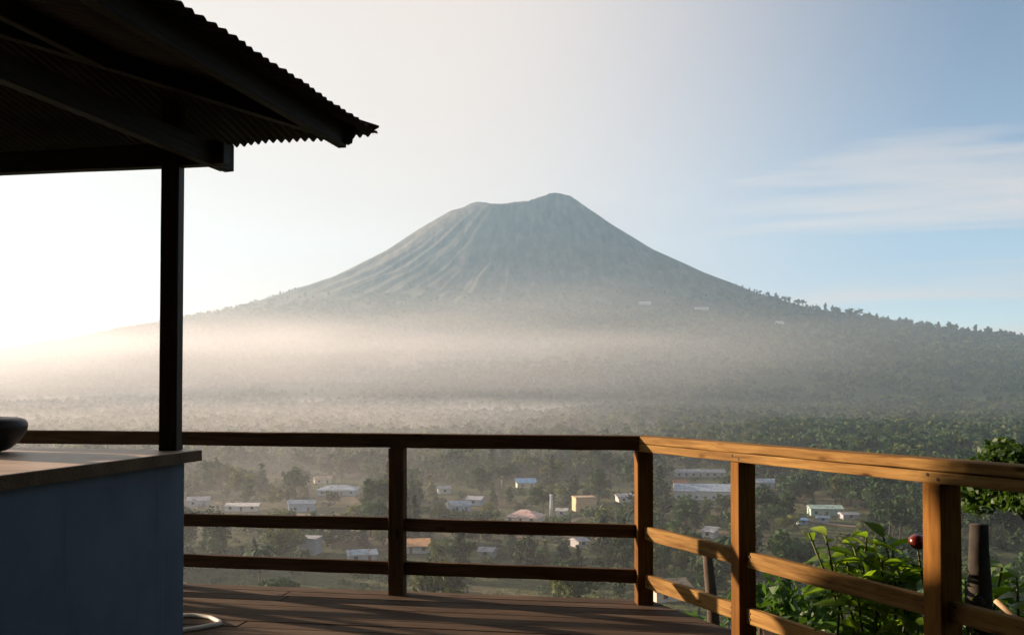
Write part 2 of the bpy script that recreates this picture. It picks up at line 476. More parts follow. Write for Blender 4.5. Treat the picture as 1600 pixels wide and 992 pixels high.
# ------------------------------------------------------------------ terrace deck
LA = R(10)                                   # the left run and the counter are turned 10 degrees
ul = Vector((-math.cos(LA), math.sin(LA), 0))   # along the left run, away from the corner
nl = Vector((math.sin(LA), math.cos(LA), 0))    # outwards
CORNER = Vector((.87, 6.60, 0))
dr = Vector((1.006, -2.24, 0)).normalized()     # along the right run, towards the viewer
nr_ = Vector((dr.y, -dr.x, 0)) * -1             # outwards (right/away)
deck = obj('deck', None); deck['kind'] = 'structure'
PW, GAP = .142, .004
ux = -ul                                        # board direction, left to right
base = CORNER + nl * .10
mates = 0
for i in range(58):
    v1 = -i * (PW + GAP); v0 = v1 - PW
    def uend(v):
        # where the row meets the right edge (right run line moved 0.09 m outwards)
        q = CORNER + nr_ * .09
        a = base + nl * v
        den = ux.x * dr.y - ux.y * dr.x
        return ((q.x - a.x) * dr.y - (q.y - a.y) * dr.x) / den
    ue0, ue1 = uend(v0), uend(v1)
    js = -2.2 - 3.4 * random.random()
    for (ua0, ua1, ub0, ub1) in ((-8.5, -8.5, js - .002, js - .002), (js + .002, js + .002, ue0, ue1)):
        zt = random.uniform(-.0025, .0015)
        top = [(ua0, 0), (ub0, 0), (ub1, PW), (ua1, PW)]
        vs = [(a, b, -.03) for a, b in top] + [(a, b, zt) for a, b in top]
        o = obj('plank', py_mesh('plank', vs, BOXF, [M['plank']]), deck)
        p = base + nl * v0
        o.location = (p.x, p.y, 0); o.rotation_euler = (0, 0, -LA)
        b_ = o.modifiers.new('edge', 'BEVEL'); b_.width = .004; b_.segments = 1
for k in range(8):
    a = base + ux * (-8.2 + k * 1.28) + nl * -.05
    b = base + ux * (-8.2 + k * 1.28) - nl * 8.3
    beam('joist', (a.x, a.y, -.12), (b.x, b.y, -.12), .06, .16, M['joist'], deck, bev=0)
a = base + ux * -8.4 - nl * .03; b = base + ux * .06 - nl * .03
beam('rim_board', (a.x, a.y, -.125), (b.x, b.y, -.125), .04, .17, M['joist'], deck, bev=0)
q = CORNER + nr_ * .05; a = q - dr * .02; b = q + dr * 7.5
beam('rim_board', (a.x, a.y, -.125), (b.x, b.y, -.125), .04, .17, M['joist'], deck, bev=0)
for (s_, t_) in ((0.0, .35), (-3.2, .35), (-6.4, .35), (-.2, 4.0), (-3.2, 4.0)):
    p = base + ux * (s_ - .25) - nl * t_
    beam('footing_post', (p.x, p.y, ground(p.x, p.y) - .3), (p.x, p.y, -.2), .14, .14, M['joist'], deck, bev=0, roll=LA)

# ------------------------------------------------------------------ railings
lr = thing('railing', 'dark backlit wooden railing facing the volcano, running from corner to counter', 'railing', (CORNER.x, CORNER.y, 0), group=None)
def lp(s, z): return ul * s + Vector((0, 0, z))       # local to the railing empty
posts_l = [1.685, 3.365, 5.05, 6.75]
beam('top_rail', lp(-.03, 1.052), lp(7.4, 1.058), .11, .095, M['shaded_rail'], lr, .004)
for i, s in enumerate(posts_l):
    beam('post', lp(s, -.10), lp(s, 1.003), .105, .105, M['shaded_rail'], lr, .003, roll=-LA)
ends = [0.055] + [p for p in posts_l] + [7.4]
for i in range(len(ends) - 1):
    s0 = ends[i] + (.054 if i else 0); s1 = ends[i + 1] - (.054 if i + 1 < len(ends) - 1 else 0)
    beam('middle_rail', lp(s0, .475 + random.uniform(-.006, .006)), lp(s1, .475 + random.uniform(-.006, .006)), .045, .088, M['shaded_rail'], lr, .004)
    beam('bottom_rail', lp(s0, .178 + random.uniform(-.006, .006)), lp(s1, .182 + random.uniform(-.006, .006)), .045, .088, M['shaded_rail'], lr, .004)

rr_ = thing('railing', 'sunlit golden wooden railing running from the corner post past the shrub', 'railing', (CORNER.x, CORNER.y, 0))
def rp(t, z, o=0.0):
    return dr * t + nr_ * o + Vector((0, 0, z))
T2, T3, T4 = 1.058, 2.455, 3.95
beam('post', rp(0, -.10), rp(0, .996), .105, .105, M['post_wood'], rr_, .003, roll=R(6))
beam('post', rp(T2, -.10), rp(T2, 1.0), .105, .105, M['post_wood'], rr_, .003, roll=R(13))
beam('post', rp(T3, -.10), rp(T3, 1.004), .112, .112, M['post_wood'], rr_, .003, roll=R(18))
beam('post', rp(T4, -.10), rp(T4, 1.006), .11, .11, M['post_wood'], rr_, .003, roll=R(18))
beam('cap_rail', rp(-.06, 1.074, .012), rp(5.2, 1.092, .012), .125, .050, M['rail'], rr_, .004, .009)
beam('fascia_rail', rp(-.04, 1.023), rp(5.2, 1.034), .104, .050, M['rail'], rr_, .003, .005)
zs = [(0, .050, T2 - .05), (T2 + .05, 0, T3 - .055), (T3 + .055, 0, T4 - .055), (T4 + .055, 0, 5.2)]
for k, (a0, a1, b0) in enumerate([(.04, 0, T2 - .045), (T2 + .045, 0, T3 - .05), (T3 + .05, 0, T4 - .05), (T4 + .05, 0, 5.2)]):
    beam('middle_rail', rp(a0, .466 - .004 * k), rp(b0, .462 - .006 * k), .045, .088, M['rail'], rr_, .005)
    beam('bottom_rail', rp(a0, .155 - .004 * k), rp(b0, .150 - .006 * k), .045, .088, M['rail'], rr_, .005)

M['nail'] = plain_mat('rusty nail', (.05, .03, .02), .6, .3, 40)
nv_, nf_ = tube([(0, 0, -.004), (0, 0, .003)], [.008, .0065], 8)
nail_me = py_mesh('nail', nv_, nf_, [M['nail']])
nq = (nr_ * -1).to_track_quat('Z', 'Y').to_euler()
for t_ in (0, T2, T3, T4):
    for (dt2, z_) in ((-.03, 1.035), (.028, 1.018)):
        obj('nail', nail_me, rr_, rp(t_ + dt2, z_ + .002 * t_, -.0525), nq)
    for z_ in (.485, .452, .172, .140):
        for sd in (-.085, .085):
            obj('nail', nail_me, rr_, rp(t_ + sd, z_ - .003, -.0228), nq)

# ------------------------------------------------------------------ counter
C0 = Vector((-1.715, 5.50, 0)); CTZ = 1.077
ct = thing('bar_counter', 'blue painted bar counter with pale wooden top beside the roof post', 'counter', (C0.x, C0.y, 0), -LA)
# local axes: +x = right across the end, -y = towards the viewer
o = obj('countertop', box_mesh('countertop', -1.75, 0, -4.6, 0, CTZ - .056, CTZ, M['counter_top']), ct)
bv = o.modifiers.new('edge', 'BEVEL'); bv.width = .005; bv.segments = 2
o = obj('counter_lip', box_mesh('counter_lip', -.02, .004, -4.6, .004, CTZ - .060, CTZ - .003, M['counter_edge']), ct)
o = obj('counter_wall', box_mesh('counter_wall', -1.66, -.068, -4.5, -.05, 0.0, CTZ - .056, M['blue']), ct)
bv = o.modifiers.new('edge', 'BEVEL'); bv.width = .008; bv.segments = 2

# black bowl
prof = [(0, .012), (.10, .0), (.15, .02), (.205, .075), (.228, .125), (.230, .150), (.220, .172), (.195, .184), (.150, .189), (.140, .182), (.11, .165), (0, .155)]
vs, fs = [], []
SG = 40
for (r_, z_) in prof:
    for j in range(SG):
        an = 2 * math.pi * j / SG
        vs.append((r_ * math.cos(an), r_ * math.sin(an), z_))
for i in range(len(prof) - 1):
    for j in range(SG):
        q_ = (j + 1) % SG
        fs.append((i * SG + j, i * SG + q_, (i + 1) * SG + q_, (i + 1) * SG + j))
bowl = obj('bowl', py_mesh('bowl', vs, fs, [M['bowl']], True), None, (-2.80, 5.25, CTZ - .002))
bowl.modifiers.new('sub', 'SUBSURF').render_levels = 1
tag(bowl, 'round black clay bowl standing on the wooden countertop', 'bowl')

# white hose on the floor behind the counter
hp = [(-2.6, 6.02, .012), (-2.15, 6.16, .012), (-1.98, 6.20, .012), (-1.85, 6.14, .012), (-1.76, 6.03, .012), (-1.745, 5.99, .012), (-1.765, 5.955, .012), (-1.84, 5.88, .012), (-1.94, 5.80, .012), (-2.1, 5.70, .012), (-2.5, 5.58, .012)]
v_, f_ = tube(hp, .014, 8)
hose = obj('hose', py_mesh('hose', v_, f_, [M['pipe']], True))
tag(hose, 'bent white hose lying on the deck behind the blue counter', 'hose')

# ------------------------------------------------------------------ kiosk roof
TA = Vector((.242, .970, 0)).normalized(); TB = Vector((-.970, .242, 0)).normalized()
TIP = Vector((-.806, 5.70, 2.885))
sh = thing('kiosk_shelter', 'dark corrugated tin roof shelter on a wooden post over the counter', 'shelter', (0, 0, 0))
SL = .235; WID = 4.4; HALF = WID / 2; LEN = 8.5
def roof_z(a, b): return SL * min(a, b, WID - b, LEN - a)
def rpt(a, b, dz=0.0):
    p = TIP - TA * a + TB * b
    return (p.x, p.y, TIP.z + SL * max(min(a, b, WID - b), 0) + dz)
def sheet(c0, c1, side, pitch, lift):
    n_ = int((c1 - c0) / pitch * 8); jit = random.uniform(-.016, .01)
    vs, fs = [], []
    for i in range(n_ + 1):
        c = c0 + (c1 - c0) * i / n_
        w = .0115 * math.sin(2 * math.pi * c / pitch) + lift
        over = -.03 + jit + .007 * math.sin(c * 9.1 + 2) + .004 * math.sin(c * 31)
        if side == 'right': top = min(c, HALF, LEN - c); A_, B_ = (c, over), (c, top)
        elif side == 'left': top = min(c, HALF, LEN - c); A_, B_ = (c, WID - over), (c, WID - top)
        else: top = min(c, WID - c); A_, B_ = (over, c), (top, c)
        za = SL * over; zb = SL * top
        pa = TIP - TA * A_[0] + TB * A_[1]; pb = TIP - TA * B_[0] + TB * B_[1]
        vs += [(pa.x, pa.y, TIP.z + za + w), (pb.x, pb.y, TIP.z + zb + w)]
        if i: fs.append((2 * i - 2, 2 * i, 2 * i + 1, 2 * i - 1))
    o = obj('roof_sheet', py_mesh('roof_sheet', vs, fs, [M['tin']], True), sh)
    s = o.modifiers.new('gauge', 'SOLIDIFY'); s.thickness = .0015
    return o
c = 0.0; k = 0
while c < LEN - .05:
    e = min(c + .836, LEN); sheet(c, min(e + .03, LEN), 'right', .076, .0022 * (k % 2)); sheet(c, min(e + .03, LEN), 'left', .076, .0022 * (k % 2)); c = e; k += 1
c = 0.0
while c < WID - .05:
    e = min(c + .80, WID); sheet(c, min(e + .03, WID), 'far', .050, .0022 * (k % 2)); c = e; k += 1
def rbeam(name, a0, b0, a1, b1, z0, z1, w, h):
    p = TIP - TA * a0 + TB * b0; q = TIP - TA * a1 + TB * b1
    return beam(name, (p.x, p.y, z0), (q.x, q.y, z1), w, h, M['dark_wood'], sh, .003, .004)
rbeam('eave_purlin', .10, .14, 8.3, .14, 2.838, 2.838, .05, .115)
rbeam('purlin', 1.05, 1.0, 8.3, 1.0, 3.055, 3.055, .05, .10)
rbeam('purlin', 1.85, 1.75, 8.3, 1.75, 3.23, 3.23, .05, .10)
rbeam('long_beam', .34, .745, 8.3, .745, 2.685, 2.685, .06, .115)
rbeam('end_block', .30, .725, .30, .785, 2.715, 2.715, .06, .15)
# hip caps over the joints of the roof planes
for sgn in (0, 1):
    pts = []
    for i in range(2):
        k_ = i * (HALF + .02)
        p_ = TIP - TA * k_ + TB * (k_ if sgn == 0 else WID - k_)
        pts.append(Vector((p_.x, p_.y, TIP.z + SL * k_)))
    beam('hip_cap', pts[0] + Vector((0, 0, .012)), pts[1] + Vector((0, 0, .012)), .20, .012, M['tin'], sh, 0, 0)
    beam('hip_rafter', pts[0] + (pts[1] - pts[0]) * .04 - Vector((0, 0, .06)), pts[1] - Vector((0, 0, .06)), .06, .09, M['dark_wood'], sh, 0, 0)
# cross beam on the posts
beam('cross_beam', (-1.555, 5.395, 2.69), (-4.9, 5.985, 2.69), .075, .118, M['dark_wood'], sh, .003, .004)
beam('eave_plate', (-1.72, 5.80, 2.83), (-5.0, 6.55, 2.83), .05, .07, M['dark_wood'], sh, .003, .004)
beam('post', (-1.868, 5.455, -.02), (-1.868, 5.455, 2.98), .098, .098, M['dark_wood'], sh, .003, .006, roll=0)
beam('post', (-4.70, 5.95, -.02), (-4.70, 5.95, 2.98), .098, .098, M['dark_wood'], sh, .003, .006, roll=0)
for k in range(26):  # added wall of boards, out of view, blocks bright sky from the left
    obj('shade_board', box_mesh('shade_board', -4.66, -4.62, -2.9 + k * .302, -2.9 + k * .302 + .296, -.03, 2.9 + .004 * (k % 2), M['dark_wood']), sh)
beam('post', (-3.2, .65, -.02), (-3.2, .65, 2.66), .098, .098, M['dark_wood'], sh, .003, .006, roll=0)


# ------------------------------------------------------------------ added veranda, out of view, keeps sky light off the railings
M['shade_wall'] = plain_mat('dark shade boards', (.045, .034, .027), .8, .25, 2)
cf = thing('added_veranda', 'added dark timber shade veranda with high flat canopy at the back of the deck', 'veranda', (0, -3.2, 0))
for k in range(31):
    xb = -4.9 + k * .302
    o = obj('shade_board', box_mesh('shade_board', xb, xb + .296, -.04, 0, -.4, 4.45 + .004 * (k % 2), M['shade_wall']), cf)
obj('canopy', box_mesh('canopy', -7.0, 4.5, -.3, 9.55, 4.52, 4.58, M['shade_wall']), cf)
for k in range(14):
    beam('rafter', (-6.7 + k * .85, -.2, 4.46), (-6.7 + k * .85, 9.5, 4.46), .06, .12, M['dark_wood'], cf, 0, 0)
beam('crossbeam', (-6.9, 4.9, 4.32), (4.4, 4.9, 4.32), .10, .16, M['dark_wood'], cf, 0, 0)
beam('post', (2.75, 4.9, 0), (2.75, 4.9, 4.24), .12, .12, M['dark_wood'], cf, 0, .006)
for k in range(19):
    obj('side_shade_board', box_mesh('side_shade_board', 4.0, 4.04, k * .30 - .01, k * .30 + .284, -1.6, 4.40, M['shade_wall']), cf)

# ------------------------------------------------------------------ foliage builders
def leaf_cloud(lobes, count, size, seed, flat=.35):
    """many small leaf-clump faces filling the outer part of several lobes; lobes = (x,y,z,rx,ry,rz)"""
    g = np.random.default_rng(seed)
    lob = np.array(lobes, float)
    vol = (lob[:, 3] * lob[:, 4] * lob[:, 5]) ** .67
    which = g.choice(len(lob), count, p=vol / vol.sum())
    d = g.normal(size=(count, 3)); d /= np.linalg.norm(d, axis=1)[:, None]
    rad_ = g.random(count) ** .38 * g.uniform(.82, 1.12, count)
    c = lob[which, :3] + d * rad_[:, None] * lob[which, 3:6]
    nrm = d * .6 + g.normal(size=(count, 3)) * .75; nrm[:, 2] += flat
    nrm /= np.linalg.norm(nrm, axis=1)[:, None]
    ref = np.where(np.abs(nrm[:, 2:3]) < .9, np.array([[0, 0, 1.]]), np.array([[1., 0, 0]]))
    a = np.cross(nrm, ref); a /= np.linalg.norm(a, axis=1)[:, None]
    b = np.cross(nrm, a)
    an = g.uniform(0, 2 * np.pi, count)[:, None]
    a, b = a * np.cos(an) + b * np.sin(an), b * np.cos(an) - a * np.sin(an)
    sz = size * g.uniform(.6, 1.35, count)[:, None]
    st = g.uniform(1.1, 1.9, count)[:, None]
    v = np.stack([c - a * sz * st, c - b * sz * .8, c + a * sz * st, c + b * sz * .8], 1)
    v += nrm[:, None, :] * (g.normal(size=(count, 4, 1)) * sz[:, None, :] * .25)
    return v.reshape(-1, 3), np.arange(count * 4).reshape(-1, 4)

def lobes_for(kind, g):
    L = []
    if kind == 'broad':
        for i in range(9):
            an = g.uniform(0, 6.28); r_ = g.uniform(.08, .30)
            L.append((r_ * math.cos(an), r_ * math.sin(an), g.uniform(.45, .82), g.uniform(.14, .22), g.uniform(.14, .22), g.uniform(.10, .17)))
    elif kind == 'tall':
        for i in range(9):
            z_ = .3 + .6 * i / 8
            r_ = .07 * g.uniform(0, 1)
            an = g.uniform(0, 6.28); w = .17 * math.sin(math.pi * (.2 + .75 * i / 8)) + .05
            L.append((r_ * math.cos(an), r_ * math.sin(an), z_, w, w, .10))
    elif kind == 'conifer':
        for i in range(10):
            z_ = .15 + .82 * i / 9; w = .20 * (1 - i / 10.5) + .015
            L.append((g.uniform(-.02, .02), g.uniform(-.02, .02), z_, w, w, .06))
    else:
        for i in range(7):
            an = g.uniform(0, 6.28); r_ = g.uniform(.05, .35)
            L.append((r_ * math.cos(an), r_ * math.sin(an), g.uniform(.3, .7), g.uniform(.2, .3), g.uniform(.2, .3), g.uniform(.18, .28)))
    return L

M['tree_mid'] = leaf_mat('mid green crown', (.030, .062, .024), .15, .8, .4, .15)
M['tree_dark'] = leaf_mat('dark green crown', (.018, .040, .018), .1, .8, .4, .15)
M['tree_olive'] = leaf_mat('yellow green crown', (.075, .095, .028), .2, .8, .35, .15)

tree_kinds = {}
for kind, mt, nvar, cnt, size in (('broad', 'tree_mid', 3, 620, .034), ('olive', 'tree_olive', 2, 560, .034), ('tall', 'tree_mid', 2, 480, .030), ('conifer', 'tree_dark', 2, 520, .028)):
    vs_ = []
    for v in range(nvar):
        g = np.random.default_rng(100 + v * 7 + len(kind))
        lb = lobes_for('broad' if kind == 'olive' else kind, g)
        V, F = leaf_cloud(lb, cnt, size, 300 + v + len(kind) * 11)
        crown = np_mesh(kind + ' crown', V, F, [M[mt]])
        tv, tf_ = tube([(0, 0, -.05), (.01, 0, .2), (-.01, .01, .45), (0, 0, .7)], [.028, .022, .014, .006], 6)
        vs_.append((crown, py_mesh(kind + ' trunk', tv, tf_, [M['bark']], True)))
    tree_kinds[kind] = vs_

pv, pf_ = [], []
def palm(seed):
    g = np.random.default_rng(seed); vs, fs = [], []
    for k in range(15):
        an = k * 2.4 + g.uniform(-.3, .3); up = g.uniform(.0, .9); L_ = g.uniform(.26, .36)
        for i in range(5):
            for sd in (-1, 1):
                t0, t1 = i / 5, (i + 1) / 5
                def P(t, w): 
                    r_ = L_ * t; z_ = .93 + L_ * (up * t - 1.1 * t * t)
                    return (math.cos(an) * r_ - math.sin(an) * w * sd, math.sin(an) * r_ + math.cos(an) * w * sd, z_ - abs(w) * .5)
                w0 = .05 * math.sin(math.pi * (.15 + .8 * t0)); w1 = .05 * math.sin(math.pi * (.15 + .8 * t1))
                b_ = len(vs); vs += [P(t0, 0), P(t0, w0), P(t1, w1), P(t1, 0)]; fs.append((b_, b_ + 1, b_ + 2, b_ + 3))
    return vs, fs
pl_ = []
for sd in (1, 2):
    a_, b_ = palm(sd)
    tv, tf_ = tube([(0, 0, -.05), (.02, 0, .3), (.01, .01, .65), (0, 0, .93)], [.022, .016, .013, .012], 6)
    pl_.append((py_mesh('palm crown', a_, b_, [M['tree_mid']]), py_mesh('palm trunk', tv, tf_, [M['bark']], True)))
tree_kinds['palm'] = pl_

def place_tree(kind, x, y, h, label, group, name='valley_tree', wide=1.0, sink=0.0):
    cm_, tm_ = random.choice(tree_kinds[kind])
    t = thing(name, label, 'tree', (x, y, ground(x, y) - sink), random.uniform(0, 6.28), group)
    t.scale = (h * wide, h * wide, h)
    obj('crown', cm_, t); obj('trunk', tm_, t)
    return t

# ------------------------------------------------------------------ houses in the valley
wall_cols = {'white': (.52, .51, .48), 'cream': (.62, .54, .42), 'tan': (.55, .38, .22), 'blue': (.32, .40, .48), 'grey': (.34, .35, .35), 'green': (.35, .46, .40), 'pink': (.60, .42, .37)}
roof_cols = {'white': (.55, .55, .55), 'tin': (.36, .39, .43), 'paleblue': (.32, .42, .52), 'blue': (.10, .30, .55), 'green': (.38, .55, .48), 'pink': (.66, .46, .42), 'tan': (.50, .36, .22), 'rust': (.35, .17, .09), 'tile': (.40, .16, .08), 'orange': (.55, .30, .12)}
for k_, c_ in wall_cols.items(): M['w_' + k_] = plain_mat(k_ + ' plaster', c_, .85, .12, .6)
def roof_mat(name, c):
    m, n, l, p = new_mat(name)
    tcn = n.new('ShaderNodeTexCoord'); oi = n.new('ShaderNodeObjectInfo')
    ad = n.new('ShaderNodeVectorMath'); ad.operation = 'ADD'; l.new(tcn.outputs['Object'], ad.inputs[0]); l.new(oi.outputs['Location'], ad.inputs[1])
    t = noise(n, l, .5, 5, .7, ad.outputs[0])
    r = ramp(n, l, t.outputs['Fac'], [(.36, (.17, .095, .06)), (.46, tuple(x * .72 for x in c)), (.68, c)])
    wv = n.new('ShaderNodeTexWave'); wv.inputs['Scale'].default_value = 1.1; l.new(tcn.outputs['Object'], wv.inputs['Vector'])
    l.new(r.outputs[0], p.inputs['Base Color'])
    p.inputs['Roughness'].default_value = .65; p.inputs['Specular IOR Level'].default_value = .25
    bump(n, l, p, wv.outputs['Fac'], .6, .08)
    return m
for k_, c_ in roof_cols.items(): M['r_' + k_] = roof_mat(k_ + ' roofing', c_)
M['pane'] = plain_mat('dark window', (.03, .035, .04), .2, .2, 1, 0, .5)
M['door'] = plain_mat('door paint', (.16, .10, .06), .6, .2, 2)
M['pole'] = plain_mat('pale painted pole', (.62, .60, .56), .6, .1, 2)

def house(name, label, x, y, w, dpt, hw, hr, rot, wall, roof, style='gable', cat='house', z=None, group=None):
    """x along the front; walls hw high, roof rise hr"""
    z = ground(x, y) if z is None else z
    t = thing(name, label, cat, (x, y, z - .3), rot, group)
    hw += .3
    obj('wall', box_mesh('wall', -w / 2, w / 2, -dpt / 2, dpt / 2, 0, hw, M['w_' + wall]), t)
    e = .6
    if style == 'gable':
        vs = [(-w / 2 - e, -dpt / 2 - e, hw - .1), (w / 2 + e, -dpt / 2 - e, hw - .1), (w / 2 + e, dpt / 2 + e, hw - .1), (-w / 2 - e, dpt / 2 + e, hw - .1),
              (-w / 2 - e, 0, hw + hr), (w / 2 + e, 0, hw + hr)]
        fs = [(0, 1, 5, 4), (2, 3, 4, 5), (0, 4, 3), (1, 2, 5), (0, 3, 2, 1)]
    elif style == 'hip':
        k_ = min(w, dpt) / 2 * .9
        vs = [(-w / 2 - e, -dpt / 2 - e, hw - .1), (w / 2 + e, -dpt / 2 - e, hw - .1), (w / 2 + e, dpt / 2 + e, hw - .1), (-w / 2 - e, dpt / 2 + e, hw - .1),
              (-w / 2 + k_, 0, hw + hr), (w / 2 - k_, 0, hw + hr)]
        fs = [(0, 1, 5, 4), (2, 3, 4, 5), (0, 4, 3), (1, 2, 5), (0, 3, 2, 1)]
    elif style == 'shed':
        vs = [(-w / 2 - e, -dpt / 2 - e, hw - .1), (w / 2 + e, -dpt / 2 - e, hw - .1), (w / 2 + e, dpt / 2 + e, hw + hr - .1), (-w / 2 - e, dpt / 2 + e, hw + hr - .1),
              (-w / 2 - e, -dpt / 2 - e, hw + .12), (w / 2 + e, -dpt / 2 - e, hw + .12), (w / 2 + e, dpt / 2 + e, hw + hr + .12), (-w / 2 - e, dpt / 2 + e, hw + hr + .12)]
        fs = BOXF
    else:
        vs = box_v(-w / 2 - .25, w / 2 + .25, -dpt / 2 - .25, dpt / 2 + .25, hw, hw + .5); fs = BOXF
    obj('roof', py_mesh('roof', vs, fs, [M['r_' + roof]]), t)
    nwin = max(1, int(w / 4.5)) if name != 'warehouse' else 0
    floors = max(1, int(hw / 3.1))
    for fl in range(floors):
        for i in range(nwin):
            cx_ = -w / 2 + w * (i + .5) / nwin
            if fl == 0 and i == nwin // 2 and nwin > 1:
                obj('door', box_mesh('door', cx_ - .55, cx_ + .55, -dpt / 2 - .05, -dpt / 2 + .02, .3, 2.5, M['door']), t)
            else:
                zb = 1.3 + fl * 3.0
                obj('window', box_mesh('window', cx_ - .7, cx_ + .7, -dpt / 2 - .06, -dpt / 2 + .02, zb, zb + 1.25, M['pane']), t)
    return t

HOUSES = [  # px centre, py base, width px, dpt m, wall m, rise m, rot deg, wall, roof, style, name, label
 (312, 788, 32, 7, 3.2, 1.6, 6, 'blue', 'white', 'gable', 'house', 'pale blue low house with white roof beside tiny cream house'),
 (380, 796, 50, 7, 2.4, .9, -3, 'white', 'white', 'shed', 'shed', 'long low white roofed shed among hazy trees'),
 (340, 795, 13, 5, 2.8, 1.2, 20, 'cream', 'tan', 'gable', 'house', 'tiny cream house beside the long low white shed'),
 (472, 796, 40, 9, 4.2, 1.4, 8, 'blue', 'paleblue', 'gable', 'house', 'pale blue house standing below the thin white mast'),
 (530, 769, 60, 14, 3.2, 2.2, -6, 'blue', 'paleblue', 'hip', 'hall', 'broad hall under pale blue hip roof behind the white mast'),
 (505, 752, 26, 8, 3, 1.6, 10, 'cream', 'tan', 'gable', 'house', 'small cream house behind the pale blue hip roofed hall'),
 (487, 864, 26, 8, 5.6, .4, -12, 'grey', 'tin', 'flat', 'house', 'grey two storey block half hidden by trees below middle rail'),
 (566, 874, 42, 9, 2.8, 1.2, 10, 'grey', 'paleblue', 'gable', 'house', 'grey house with pale blue tin roof near the railing post'),
 (642, 860, 58, 9, 2.6, 1.5, 5, 'grey', 'orange', 'shed', 'shed', 'long shed with orange lit roof behind the middle railing post'),
 (717, 795, 30, 10, 3.2, 1.8, 18, 'blue', 'paleblue', 'gable', 'house', 'pale blue tin roofed house beside a smaller grey roofed one'),
 (744, 786, 24, 8, 3.0, 1.5, -20, 'blue', 'tin', 'gable', 'house', 'smaller grey tin roofed house beside the pale blue one'),
 (694, 768, 18, 7, 3.0, 1.2, 12, 'white', 'tin', 'gable', 'house', 'tiny white house behind the pair of pale blue houses'),
 (822, 760, 30, 8, 3.0, 2.2, 8, 'cream', 'blue', 'shed', 'house', 'cream house with bright blue roof beside a pale post'),
 (820, 812, 52, 13, 2.6, 2.9, -18, 'cream', 'pink', 'hip', 'house', 'large house with sunlit pinkish white hip roof'),
 (912, 795, 32, 8, 6.6, .3, 14, 'tan', 'tan', 'flat', 'warehouse', 'plain tan box shaped warehouse lit by the sun'),
 (878, 803, 16, 6, 2.8, 1.0, -8, 'white', 'white', 'gable', 'house', 'tiny white house beside the tan box warehouse'),
 (978, 782, 28, 9, 3.2, 1.4, 12, 'white', 'white', 'gable', 'house', 'white house beside the sunlit corner post'),
 (1100, 776, 92, 22, 5.0, 3.0, -4, 'white', 'paleblue', 'gable', 'factory', 'long pale factory hall with white walls, widest in valley'),
 (1062, 762, 18, 8, 3.6, 1.6, 8, 'pink', 'tile', 'gable', 'house', 'pink house with red tiled roof at end of factory'),
 (1092, 741, 76, 12, 3.4, 1.6, 3, 'grey', 'tin', 'gable', 'shed', 'long grey shed standing behind the pale factory'),
 (1195, 760, 26, 12, 3.4, 1.8, -8, 'blue', 'paleblue', 'gable', 'house', 'pale blue house past the factory and second golden post'),
 (1287, 801, 48, 9, 3.6, 1.4, 4, 'green', 'green', 'gable', 'pavilion', 'pale green roofed pavilion with two small blue sheds before it'),
 (1284, 814, 18, 4, 2.0, .5, -6, 'blue', 'paleblue', 'shed', 'shed', 'small pale blue shed in front of green pavilion'),
 (1252, 818, 14, 4, 2.0, .5, 10, 'blue', 'blue', 'shed', 'shed', 'small bright blue roofed shed in front of green pavilion'),
 (1324, 808, 26, 6, 2.4, .9, 16, 'grey', 'tin', 'gable', 'house', 'low grey tin house next to green pavilion'),
 (1040, 930, 62, 10, 3.2, 2.6, 24, 'cream', 'tan', 'gable', 'house', 'near house with tan gable roof seen between golden rails'),
 (1108, 838, 20, 6, 2.6, 1.2, -25, 'white', 'white', 'shed', 'house', 'small white shed roof among trees above the golden rail'),
 (905, 852, 18, 6, 2.6, 1.0, 30, 'grey', 'tin', 'gable', 'house', 'little grey tin house in the trees under the tan warehouse'),
 (762, 866, 22, 6, 2.6, 1.1, -15, 'grey', 'tin', 'gable', 'house', 'little grey tin house in trees under the pink roofed house'),
 (1440, 752, 26, 8, 3.0, 1.4, 10, 'white', 'white', 'gable', 'house', 'white far house in trees beyond the fruit shrub'),
 (1366, 679, 10, 14, 9, 2, 0, 'white', 'white', 'gable', 'house', 'bright white far house beside the floodlight mast'),
 (1398, 678, 12, 14, 7, 2, 0, 'white', 'white', 'gable', 'house', 'bright white far house behind the floodlight mast'),
]
placed = []
for (px, py, wpx, dp, hw, hr, rot, wc, rc, stl, nm, lb) in HOUSES:
    x, y = at(px, py)
    w = wpx / 1556 * y
    if y > 1000: dp = min(dp, w)
    house(nm, lb, x, y, w, dp, hw, hr, R(rot) - math.atan2(x, y) * .5, wc, rc, stl, nm)
    placed.append((px, py, wpx, (hw + hr) / y * 1556))
# pale buildings on the volcano's flank
for (x, y, w, lb) in ((640, 4790, 58, 'tiny pale house high on volcano flank, under the summit'), (905, 4760, 72, 'tiny pale house on volcano flank, widest of the three there'), (1190, 4420, 34, 'tiny white house lowest on volcano flank above the mist')):
    house('house', lb, x, y, w, 26, 9, 7, 0, 'white', 'white', 'gable', 'house')

def pole(name, label, px, py, top_py, cat='pole', r_=.18, arms=0):
    x, y = at(px, py); z = ground(x, y)
    h = (py - top_py) / 1556 * y
    t = thing(name, label, cat, (x, y, z))
    v_, f_ = tube([(0, 0, -.5), (0, 0, h)], [r_, r_ * .8], 8)
    obj('shaft', py_mesh('shaft', v_, f_, [M['pole']], True), t)
    if arms:
        obj('crossarm', box_mesh('crossarm', -arms, arms * .5, -.3, .3, h - 1.0, h, M['pole']), t)
pole('mast', 'thin white mast rising beside pale blue house', 478, 780, 741, 'mast', .25)
pole('post', 'pale upright post beside cream house with blue roof', 784, 764, 734, 'post', .35)
pole('floodlight_mast', 'pale floodlight mast with crossbar, far out in the valley', 1390, 702, 685, 'mast', .6, 8.0)
pole('chimney', 'short pale chimney between pink roofed house and tan warehouse', 861, 806, 770, 'chimney', .9)

